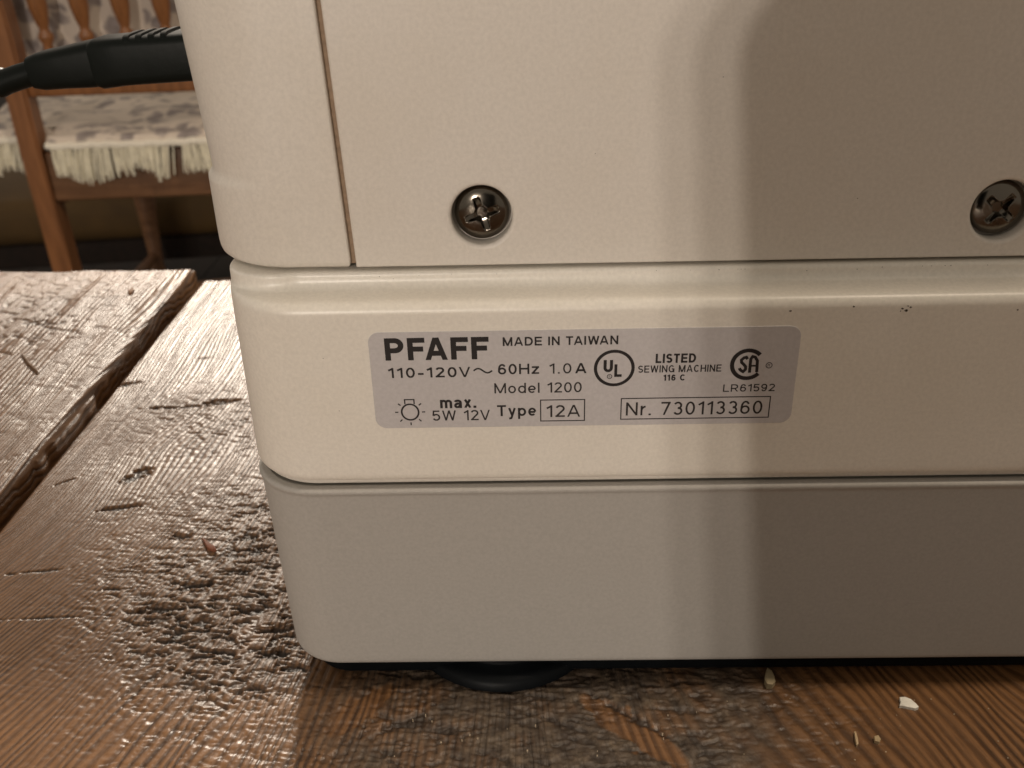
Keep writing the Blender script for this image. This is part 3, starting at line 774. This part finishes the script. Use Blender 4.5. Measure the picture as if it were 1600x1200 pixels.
text('PFAFF', 602.5, 764.5, 563.5, 35, 0.215, yb2=560.5, gap=0.10)
text('MADE IN TAIWAN', 785.5, 966, 540.5, 13.8, 0.175, yb2=537.4)
text('110-120V', 607, 735.5, 591, 15.8, 0.15, yb2=588, gap=0.17)
text('60Hz', 778, 842.5, 584.6, 16.2, 0.15, yb2=583.8)
text('1.0', 858, 893, 583.6, 16, 0.125, M_ink2, yb2=583, gap=0.2)
text('A', 898.5, 916.5, 583, 16, 0.175, yb2=582.6)
text('Model 1200', 772.5, 909, 614.4, 16, 0.13, M_ink2, yb2=612.4)
text('max.', 688, 744.5, 637.6, 18.2, 0.19, yb2=636.8)
text('5W 12V', 676, 766, 657.5, 16, 0.13, M_ink2, yb2=655.4)
text('Type', 777, 838, 650, 17.2, 0.16, yb2=649)
text('12A', 853.5, 906.5, 651.5, 18.5, 0.13, M_ink2, yb2=650.4, gap=0.17)
text('LISTED', 1024, 1087, 567.2, 14.6, 0.215, yb2=566)
text('SEWING MACHINE', 996.7, 1126.6, 582.5, 11.2, 0.165, yb2=579.8)
text('116 C', 1036, 1070.7, 594.6, 9.6, 0.205, yb2=594)
text('LR61592', 1129, 1210, 612, 11.6, 0.135, yb2=610.6)
text('Nr. 730113360', 977.5, 1190, 649.2, 20.5, 0.125, M_ink2, yb2=645.6, gap=0.16)

def P2(px, py): p = on_face(px, py); return (p[0], p[2])
def circ(cx, cz, rx, rz=None, a0=0, a1=360, n=48):
    rz = rz or rx; full = abs(a1 - a0) >= 360; m_ = n if full else n + 1
    return [(cx + rx * math.cos(math.radians(a0 + (a1 - a0) * k / n)), cz + rz * math.sin(math.radians(a0 + (a1 - a0) * k / n))) for k in range(m_)]
PXM = (on_face(1000, 590)[0] - on_face(900, 590)[0]) / 100        # mm per photo pixel on the label
# tilde
c0 = P2(740, 581); c1 = P2(769, 575)
bm = bmesh.new(); strip(bm, [(c0[0] + (c1[0] - c0[0]) * t / 16, (c0[1] + c1[1]) / 2 - 0.1 + 0.42 * math.sin(2 * math.pi * t / 16)) for t in range(17)], 0.30); ink('tilde_mark', bm)
# boxes round type and number
for q in (((844, 625), (913.5, 623.5), (913, 656.2), (845.5, 657.6)), ((971, 623), (1203.5, 618.4), (1200.5, 650.6), (969.5, 655.3))):
    a, b, c, d = [P2(*v) for v in q]
    x0, x1 = (a[0] + d[0]) / 2, (b[0] + c[0]) / 2; z0, z1 = (c[1] + d[1]) / 2, (a[1] + b[1]) / 2
    bm = bmesh.new(); strip(bm, [(x0, z1), (x1, z1), (x1, z0), (x0, z0)], 0.21, True); ink('print_frame', bm, M_ink2)
# bulb pictogram
bc = P2(641, 643.5); br_ = 14.2 * PXM
bm = bmesh.new(); strip(bm, circ(bc[0], bc[1], br_ * 0.95, br_), 0.33, True)
bw = 7.4 * PXM; bz = bc[1] + br_ * 0.93
strip(bm, [(bc[0] - bw, bz + 0.14), (bc[0] - bw, bz + 1.05), (bc[0] + bw, bz + 1.05), (bc[0] + bw, bz + 0.14)], 0.24)
for ad in (0, 180, 40, 140, -45, -135, -90):
    a = math.radians(ad); strip(bm, [(bc[0] + r * math.cos(a), bc[1] + r * math.sin(a)) for r in (br_ * 1.33, br_ * 1.70)], 0.24)
ink('bulb_symbol', bm)
# round listing mark
uc = P2(959.7, 574.9); ur = 29.2 * PXM
bm = bmesh.new(); strip(bm, circ(uc[0], uc[1], ur), 0.58, True)
ux = uc[0] - 1.05
strip(bm, [(ux - 0.55, uc[1] + 1.6), (ux - 0.55, uc[1] + 0.15)] + circ(ux, uc[1] + 0.1, 0.55, 0.6, 180, 360, 12) + [(ux + 0.55, uc[1] + 0.15), (ux + 0.55, uc[1] + 1.6)], 0.54)
lx = uc[0] + 0.28
strip(bm, [(lx, uc[1] + 0.75), (lx, uc[1] - 1.45), (lx + 1.05, uc[1] - 1.45)], 0.52)
strip(bm, circ(uc[0] - 0.78, uc[1] - 1.6, 0.40, n=20), 0.14, True)
strip(bm, [(uc[0] - 0.88, uc[1] - 1.8), (uc[0] - 0.88, uc[1] - 1.42), (uc[0] - 0.7, uc[1] - 1.45), (uc[0] - 0.72, uc[1] - 1.6), (uc[0] - 0.68, uc[1] - 1.8)], 0.07)
ink('listing_mark', bm)
# certification mark: open C round S and A with a bar between
cc = P2(1168, 569); cr = 24.0 * PXM
bm = bmesh.new(); strip(bm, circ(cc[0], cc[1], cr, cr, 42, 318, 40), 0.74)
sx = cc[0] - 0.72; s_ = 1.62
strip(bm, [(sx + 0.62, cc[1] + s_ * 0.62), (sx + 0.38, cc[1] + s_ * 0.86), (sx, cc[1] + s_ * 0.80), (sx - 0.42, cc[1] + s_ * 0.55), (sx - 0.36, cc[1] + s_ * 0.25), (sx + 0.05, cc[1] + 0.02),
           (sx + 0.42, cc[1] - s_ * 0.28), (sx + 0.42, cc[1] - s_ * 0.6), (sx + 0.05, cc[1] - s_ * 0.86), (sx - 0.45, cc[1] - s_ * 0.66), (sx - 0.66, cc[1] - s_ * 0.42)], 0.54)
axx = cc[0] + 1.0
strip(bm, [(axx - 0.55, cc[1] - s_ * 1.0), (axx - 0.55, cc[1] + s_ * 0.62), (axx - 0.28, cc[1] + s_ * 0.93), (axx + 0.18, cc[1] + s_ * 0.86), (axx + 0.62, cc[1] + s_ * 0.42), (axx + 0.70, cc[1] - s_ * 0.95)], 0.54)
strip(bm, [(axx - 0.32, cc[1] - 0.28), (axx + 0.46, cc[1] - 0.28)], 0.34)
rc = P2(1201.5, 570.4)
strip(bm, circ(rc[0], rc[1], 0.52, n=20), 0.15, True); strip(bm, [(rc[0] - 0.22, rc[1] - 0.24), (rc[0] - 0.2, rc[1] + 0.2), (rc[0] + 0.14, rc[1] + 0.14), (rc[0] - 0.02, rc[1]), (rc[0] + 0.2, rc[1] - 0.26)], 0.09)
ink('certification_mark', bm)

# ------------------------------------------------------------------ power cord plugged into the side
cord = empty('power_cord', (-0.075, 0.07, 0.12))
tag(cord, 'black power cord with moulded plug pushed into the side of the machine', 'power cord')
def cpt(px, py, y=70.0):
    p = on_face(px, py, y); return Vector((p[0] * MM, p[1] * MM, p[2] * MM)) - Vector(cord.location)
def sect(c, hw, hh, ax, n=28, pw=5.5):
    """rounded rectangular section of half width hw (depth) and half height hh, across axis ax"""
    ax = ax.normalized(); s = Vector((0, 1, 0)); s = (s - ax * s.dot(ax)).normalized(); u = s.cross(ax).normalized()
    if u.z < 0: u = -u
    out = []
    for k in range(n):
        a = 2 * math.pi * k / n; ca, sa = math.cos(a), math.sin(a)
        out.append(c + s * hw * math.copysign(abs(ca) ** (2 / pw), ca) + u * hh * math.copysign(abs(sa) ** (2 / pw), sa))
    return out
def px_h(px, y0, y1): return (cpt(px, y0) - cpt(px, y1)).length / 2
axd = cpt(290, 86) - cpt(160, 98)
inner = Vector((-0.061, 0.07, cpt(285, 86).z + cord.location.z + 0.0012)) - Vector(cord.location)
bm = bmesh.new()
secs = [(cpt(158, 97), 6.0, px_h(158, 64, 132)), (cpt(166, 96), 6.4, px_h(166, 58, 134)), (cpt(200, 92), 6.6, px_h(200, 54, 128)), (cpt(240, 89), 6.8, px_h(240, 51, 125)), (cpt(284, 86), 7.0, px_h(284, 48, 122))]
rings = [sect(c, hw * MM, hh, axd) for c, hw, hh in secs]
rings.append(sect(inner, 7.2 * MM, secs[-1][2] * 1.02, axd))
loft(bm, rings)
from_bm('plug', bm, M_cord, cord, angle=50)
# grip ribs along the plug
for k in range(4):
    px = 226 + k * 19
    c = cpt(px, 88.5 - 0.09 * (px - 228)); bm = bmesh.new()
    r0 = sect(c - axd.normalized() * 0.0006, 6.5 * MM, px_h(240, 48.0, 127.5), axd + Vector((0, 0, 0.004)))
    r1 = sect(c + axd.normalized() * 0.0006, 6.5 * MM, px_h(240, 48.0, 127.5), axd + Vector((0, 0, 0.004)))
    loft(bm, [r0, r1]); from_bm('grip_rib', bm, M_cord, cord, angle=40)
bm = bmesh.new()
a2 = cpt(160, 96) - cpt(60, 110)
secs = [(cpt(55, 111), 3.6, px_h(55, 97, 126)), (cpt(59, 110.5), 5.0, px_h(59, 87, 136)), (cpt(75, 108.5), 5.6, px_h(75, 80, 137)), (cpt(110, 103.5), 5.8, px_h(110, 72, 134)), (cpt(140, 99.5), 5.9, px_h(140, 65, 133)), (cpt(164, 96), 5.9, px_h(164, 60, 131))]
loft(bm, [sect(c, hw * MM, hh, a2, pw=4.5) for c, hw, hh in secs])
from_bm('strain_relief', bm, M_cord, cord, angle=50)
L0 = Vector(cord.location)
path = [cpt(68, 110), cpt(45, 116), cpt(20, 124), cpt(-2, 134), cpt(-60, 172), Vector((-0.215, 0.05, 0.045)) - L0, Vector((-0.27, 0.0, 0.0105)) - L0, Vector((-0.33, -0.12, 0.0062)) - L0, Vector((-0.36, -0.4, 0.0052)) - L0, Vector((-0.33, -0.8, 0.0052)) - L0]
bm = bmesh.new(); tube(bm, spline(path, 8), px_h(20, 106, 146) * 0.95, 16)
from_bm('cable', bm, M_cord, cord, angle=60)

# ------------------------------------------------------------------ crumbs on the table
def crumb(name, px, py, outline_px, th, col, label, cat, z=0.35, rough=0.6):
    c = on_table(px, py, z)
    m = simple(name + '_stuff', col, rough, noise=0.25, nscale=900)
    pts = [on_table(px + a, py + b, z) for a, b in outline_px]
    rn = random.Random(px)
    bm = bmesh.new()
    r0 = [((p[0] - c[0]) * MM, (p[1] - c[1]) * MM, -0.5 * MM) for p in pts]
    r1 = [((p[0] - c[0]) * MM, (p[1] - c[1]) * MM, (th * rn.uniform(0.75, 1.1)) * MM) for p in pts]
    r2 = [(x * 0.8, y * 0.8, zz + 0.12 * MM) for x, y, zz in r1]
    loft(bm, [r0, r1, r2])
    o = from_bm(name, bm, m, None, angle=25); o.location = (c[0] * MM, c[1] * MM, z * MM)
    return tag(o, label, cat)
crumb('paper_chip', 1420, 1101, [(-15, -9), (-6, -10), (3, -6), (11, 1), (15, 6), (10, 8), (0, 6), (-9, 4), (-15, 4), (-13, -2)], 0.45, (0.78, 0.76, 0.68), 'white angular chip lying on the wood in front of the machine', 'chip')
crumb('crumb', 1203, 1062, [(-5, -12), (2, -9), (6, 0), (8, 8), (3, 14), (-5, 13), (-9, 6), (-8, -4)], 1.2, (0.34, 0.27, 0.16), 'tan crumb half under the bottom edge of the machine', 'crumb')
crumb('wood_splinter', 1337, 1155, [(-3, -10), (0, -10), (3, 0), (4, 9), (1, 11), (-1, 4)], 0.4, (0.45, 0.33, 0.19), 'thin pale splinter standing out on the brown wood', 'splinter')
crumb('pale_crumb', 1370, 1156, [(-5, -3), (2, -5), (6, 1), (3, 6), (-4, 4)], 0.5, (0.40, 0.30, 0.17), 'small tan crumb beside the pale splinter', 'crumb')
crumb('bark_flake', 326, 852, [(-10, -10), (-4, -7), (2, -1), (10, 3), (12, 8), (5, 8), (-2, 5), (-5, -1)], 0.5, (0.20, 0.07, 0.035), 'reddish brown bark flake on the rough patch of wood', 'flake')
crumb('wood_shaving', 205, 455, [(-5, -2), (0, 0), (3, -4), (5, -1), (1, 3), (-3, 4)], 0.5, (0.22, 0.11, 0.05), 'tiny brown shaving on the smooth raised plank', 'shaving', z=2.0)
crumb('dry_stalk', 46, 568, [(-13, -15), (-11, -15), (0, -1), (14, 13), (13, 15), (-2, 1)], 0.5, (0.16, 0.09, 0.045), 'thin dry stalk lying across the smooth raised plank', 'stalk', z=2.0)

rn = random.Random(77); bm = bmesh.new()
for k in range(60):
    if k < 34: px, py = rn.uniform(520, 1590), rn.uniform(1090, 1195)
    else: px, py = rn.uniform(60, 400), rn.uniform(700, 1190)
    c = on_table(px, py); r = rn.uniform(0.06, 0.17)
    ring = [((c[0] + r * rn.uniform(0.6, 1.5) * math.cos(a)) * MM, (c[1] + r * rn.uniform(0.6, 1.2) * math.sin(a)) * MM) for a in (0, 1.2, 2.5, 3.8, 5.0)]
    loft(bm, [[(x, y, z * MM) for x, y in ring] for z in (-0.5, 0.22)])
o = from_bm('table_dust', bm, simple('dust', (0.42, 0.34, 0.24), 0.8, noise=0.4, nscale=900), None, smooth=False)
tag(o, 'fine pale dust specks scattered over the brown planks', 'dust', kind='stuff')

# ------------------------------------------------------------------ chair beyond the table
CH = (-0.540, 1.345, -TABLE_H)
chair = empty('dining_chair', CH, math.radians(5)); chair.scale = (1.15,) * 3
tag(chair, 'orange oak spindle back chair with fringed floral throw beyond the table', 'chair')
def cbox(name, lo, hi, m, bev=0.003, parent=None):
    bm = bmesh.new(); add_box(bm, lo, hi, bev); return from_bm(name, bm, m, parent or chair)
for sx in (-1, 1):
    bm = bmesh.new()
    x = sx * 0.20
    secs = [(0.02, 0.0), (0.012, 0.25), (0.0, 0.45), (0.0, 0.60), (-0.05, 1.0)]
    loft(bm, [[(x + a * 0.0135, y + b * 0.018, z) for a, b in ((-1, -1), (1, -1), (1, 1), (-1, 1))] for y, z in secs])
    bmesh.ops.bevel(bm, geom=[e for e in bm.edges if abs(e.verts[0].co.z - e.verts[1].co.z) > 0.05], offset=0.003, segments=2, affect='EDGES')
    from_bm('post', bm, M_chair, chair)
cbox('back_rail', (-0.1866, -0.010, 0.524), (0.1866, 0.010, 0.568), M_chair, 0.004)
cbox('top_rail', (-0.215, -0.072, 0.955), (0.215, -0.048, 1.02), M_chair, 0.006)
SP = [(0.0075, 0.566), (0.0085, 0.573), (0.0065, 0.578), (0.006, 0.588), (0.0095, 0.595), (0.0095, 0.599), (0.0062, 0.604), (0.0060, 0.607), (0.0085, 0.616), (0.0115, 0.632), (0.0120, 0.645), (0.0105, 0.675), (0.0085, 0.72), (0.0075, 0.80), (0.0095, 0.88), (0.007, 0.957)]
bm = bmesh.new(); rings = []
for r, h in SP:
    yo = -0.05 * max(0, (h - 0.60) / 0.40)
    rings.append([(r * math.cos(2 * math.pi * k / 14), yo + r * math.sin(2 * math.pi * k / 14), h) for k in range(14)])
loft(bm, rings)
sp0 = from_bm('spindle', bm, M_chair, chair, angle=60); sp0.location = (-0.151, 0, 0)
for k in range(1, 7):
    o = bpy.data.objects.new('spindle', sp0.data); COL.objects.link(o); o.parent = chair; o.location = (-0.151 + k * 0.0505, 0, 0)
# seat frame, front legs, stretchers
cbox('seat_rail', (-0.1864, -0.009, 0.385), (0.1864, 0.012, 0.452), M_seatwood, 0.004)
cbox('seat', (-0.22, 0.0125, 0.43), (0.22, 0.42, 0.462), M_seatwood, 0.008)
for sx in (-1, 1):
    bm = bmesh.new()
    lathe(bm, [(0.012, 0.0), (0.014, 0.05), (0.011, 0.10), (0.017, 0.13), (0.011, 0.15), (0.016, 0.24), (0.020, 0.30), (0.013, 0.34), (0.020, 0.37), (0.020, 0.4296)], (sx * 0.19, 0.385, 0), 16)
    from_bm('front_leg', bm, M_seatwood, chair, angle=60)
    cbox('side_rail', (sx * 0.19 - 0.009, 0.0185, 0.375), (sx * 0.19 + 0.009, 0.364, 0.4298), M_seatwood)
    bm = bmesh.new(); tube(bm, [(sx * 0.197, 0.02, 0.17), (sx * 0.194, 0.2, 0.17), (sx * 0.19, 0.38, 0.17)], [0.008, 0.013, 0.008], 10)
    from_bm('stretcher', bm, M_seatwood, chair)
bm = bmesh.new(); tube(bm, [(-0.19, 0.2, 0.17), (0, 0.2, 0.172), (0.19, 0.2, 0.17)], [0.008, 0.014, 0.008], 10)
from_bm('stretcher', bm, M_seatwood, chair)

# throw over the chair: a thing of its own lying on it
throw = empty('floral_throw', CH, math.radians(5)); throw.scale = (1.15,) * 3
tag(throw, 'cream throw with grey floral print and fringe draped over the spindle back chair', 'throw')
def sheet(fn, nu, nv, thick, name, m, parent):
    bm = bmesh.new()
    V = [[bm.verts.new(fn(i / nu, j / nv)) for i in range(nu + 1)] for j in range(nv + 1)]
    for j in range(nv):
        for i in range(nu): bm.faces.new((V[j][i], V[j][i + 1], V[j + 1][i + 1], V[j + 1][i]))
    o = from_bm(name, bm, m, parent, angle=80)
    md = o.modifiers.new('thickness', 'SOLIDIFY'); md.thickness = thick; md.offset = 0
    return o
def seat_fn(u, v):
    x = -0.31 + 0.55 * u
    lat = math.sin(u * 23) * 0.002 + math.sin(u * 51 + 1) * 0.0012
    droop = 0.016 * max(0, (0.11 - u) / 0.11)
    L_ = v * 0.50
    if L_ < 0.42:
        y = 0.40 - L_; z = 0.476 + 0.003 * math.sin(x * 40 + y * 30) + 0.002 * math.sin(y * 70)
    else:
        t = (L_ - 0.42) / 0.08
        y = -0.02 - 0.006 * math.sin(min(1, t * 2) * math.pi / 2); z = 0.476 - 0.012 * t
    if y < 0.02: z -= droop
    tq = min(1, max(0, (-0.170 - x) / 0.012)) if y < 0.06 else 0
    y += tq * 0.048 if y < 0.03 else 0
    # stay in front of the posts' far side
    return (x, y + lat, z)
sheet(seat_fn, 90, 60, 0.003, 'seat_cover', M_floral, throw)
def back_fn(u, v):
    x = -0.205 + 0.41 * u; z = 0.535 + 0.485 * v
    y = 0.032 - 0.05 * max(0, (z - 0.60) / 0.40) + 0.004 * math.sin(x * 60 + z * 9) + 0.003 * math.sin(x * 25 - z * 30)
    return (x, y, z)
sheet(back_fn, 70, 40, 0.002, 'back_cover', M_floral, throw)
bpts = []
for k in range(60):
    u = k / 59; p = seat_fn(u, 1.0); bpts.append((p[0], p[1] - 0.003, p[2] + 0.0008 * math.sin(k * 2.2)))
bm = bmesh.new(); tube(bm, bpts, 0.0052, 8); from_bm('braid', bm, M_braid, throw)
rn = random.Random(5); bm = bmesh.new()
for k in range(720):
    u = rn.random(); x = -0.31 + 0.55 * u
    if abs(x + 0.178) < 0.012: continue
    if 0.53 < u < 0.565 and rn.random() < 0.9: continue
    p = seat_fn(u, 1.0)
    ln = (0.043 + 0.005 * math.sin(u * 40)) * rn.uniform(0.8, 1.08); sw = rn.uniform(-0.004, 0.004) + 0.004 * math.sin(u * 33)
    if 0.44 < u < 0.50: ln *= 0.75
    y0 = p[1] - 0.004 + rn.uniform(-0.003, 0.003)
    pts = [(p[0], y0, p[2]), (p[0] + sw * 0.5, y0 - 0.003, p[2] - ln * 0.5), (p[0] + sw, y0 - 0.003 + rn.uniform(-0.003, 0.002), p[2] - ln)]
    tube(bm, pts, [0.0008, 0.0011, 0.0009], 5)
fr = from_bm('fringe', bm, M_fringe, throw, doubles=False); fr['kind'] = 'stuff'

# low mustard footstool in the dim room behind
st = empty('footstool', (-0.98, 2.02, -TABLE_H), math.radians(8))
tag(st, 'low mustard fabric footstool in the dim space behind the chair', 'footstool')
bm = bmesh.new(); add_box(bm, (-0.45, -0.2, 0.20), (0.45, 0.2, 0.30), 0.035); from_bm('cushion', bm, M_gold, st)
bm = bmesh.new(); add_box(bm, (-0.43, -0.185, 0.15), (0.43, 0.185, 0.2005), 0.006); from_bm('base_frame', bm, M_floor, st)
for sx in (-0.38, 0.38):
    for sy in (-0.15, 0.15):
        bm = bmesh.new(); lathe(bm, [(0.014, 0), (0.020, 0.05), (0.026, 0.1505)], (sx, sy, 0), 14); from_bm('leg', bm, M_floor, st)

# ------------------------------------------------------------------ the phone that took the picture: its shadow falls on the machine
phone = empty('smartphone', tuple(CAM))
phone.matrix_world = M.copy()
tag(phone, 'black smartphone held upright before the machine, throwing its shadow on it', 'phone')
def slab(bm, x0, x1, y0, y1, z0, z1, r):
    o1 = rrect((x0 + x1) / 2, (y0 + y1) / 2, x1 - x0, y1 - y0, r); o2 = rrect((x0 + x1) / 2, (y0 + y1) / 2, x1 - x0 - 2, y1 - y0 - 2, r - 1)
    loft(bm, [[(a * MM, b * MM, z * MM) for a, b in o] for o, z in ((o2, z0), (o1, z0 + 1), (o1, z1 - 1), (o2, z1))])
bm = bmesh.new(); slab(bm, -11, 66, -131, 18.5, 1.5, 9.2, 14); from_bm('body', bm, M_cord, phone)
bm = bmesh.new(); slab(bm, -9.5, 64.5, -129.5, 17, 9.1, 9.35, 12.6); from_bm('screen', bm, M_rubber, phone)
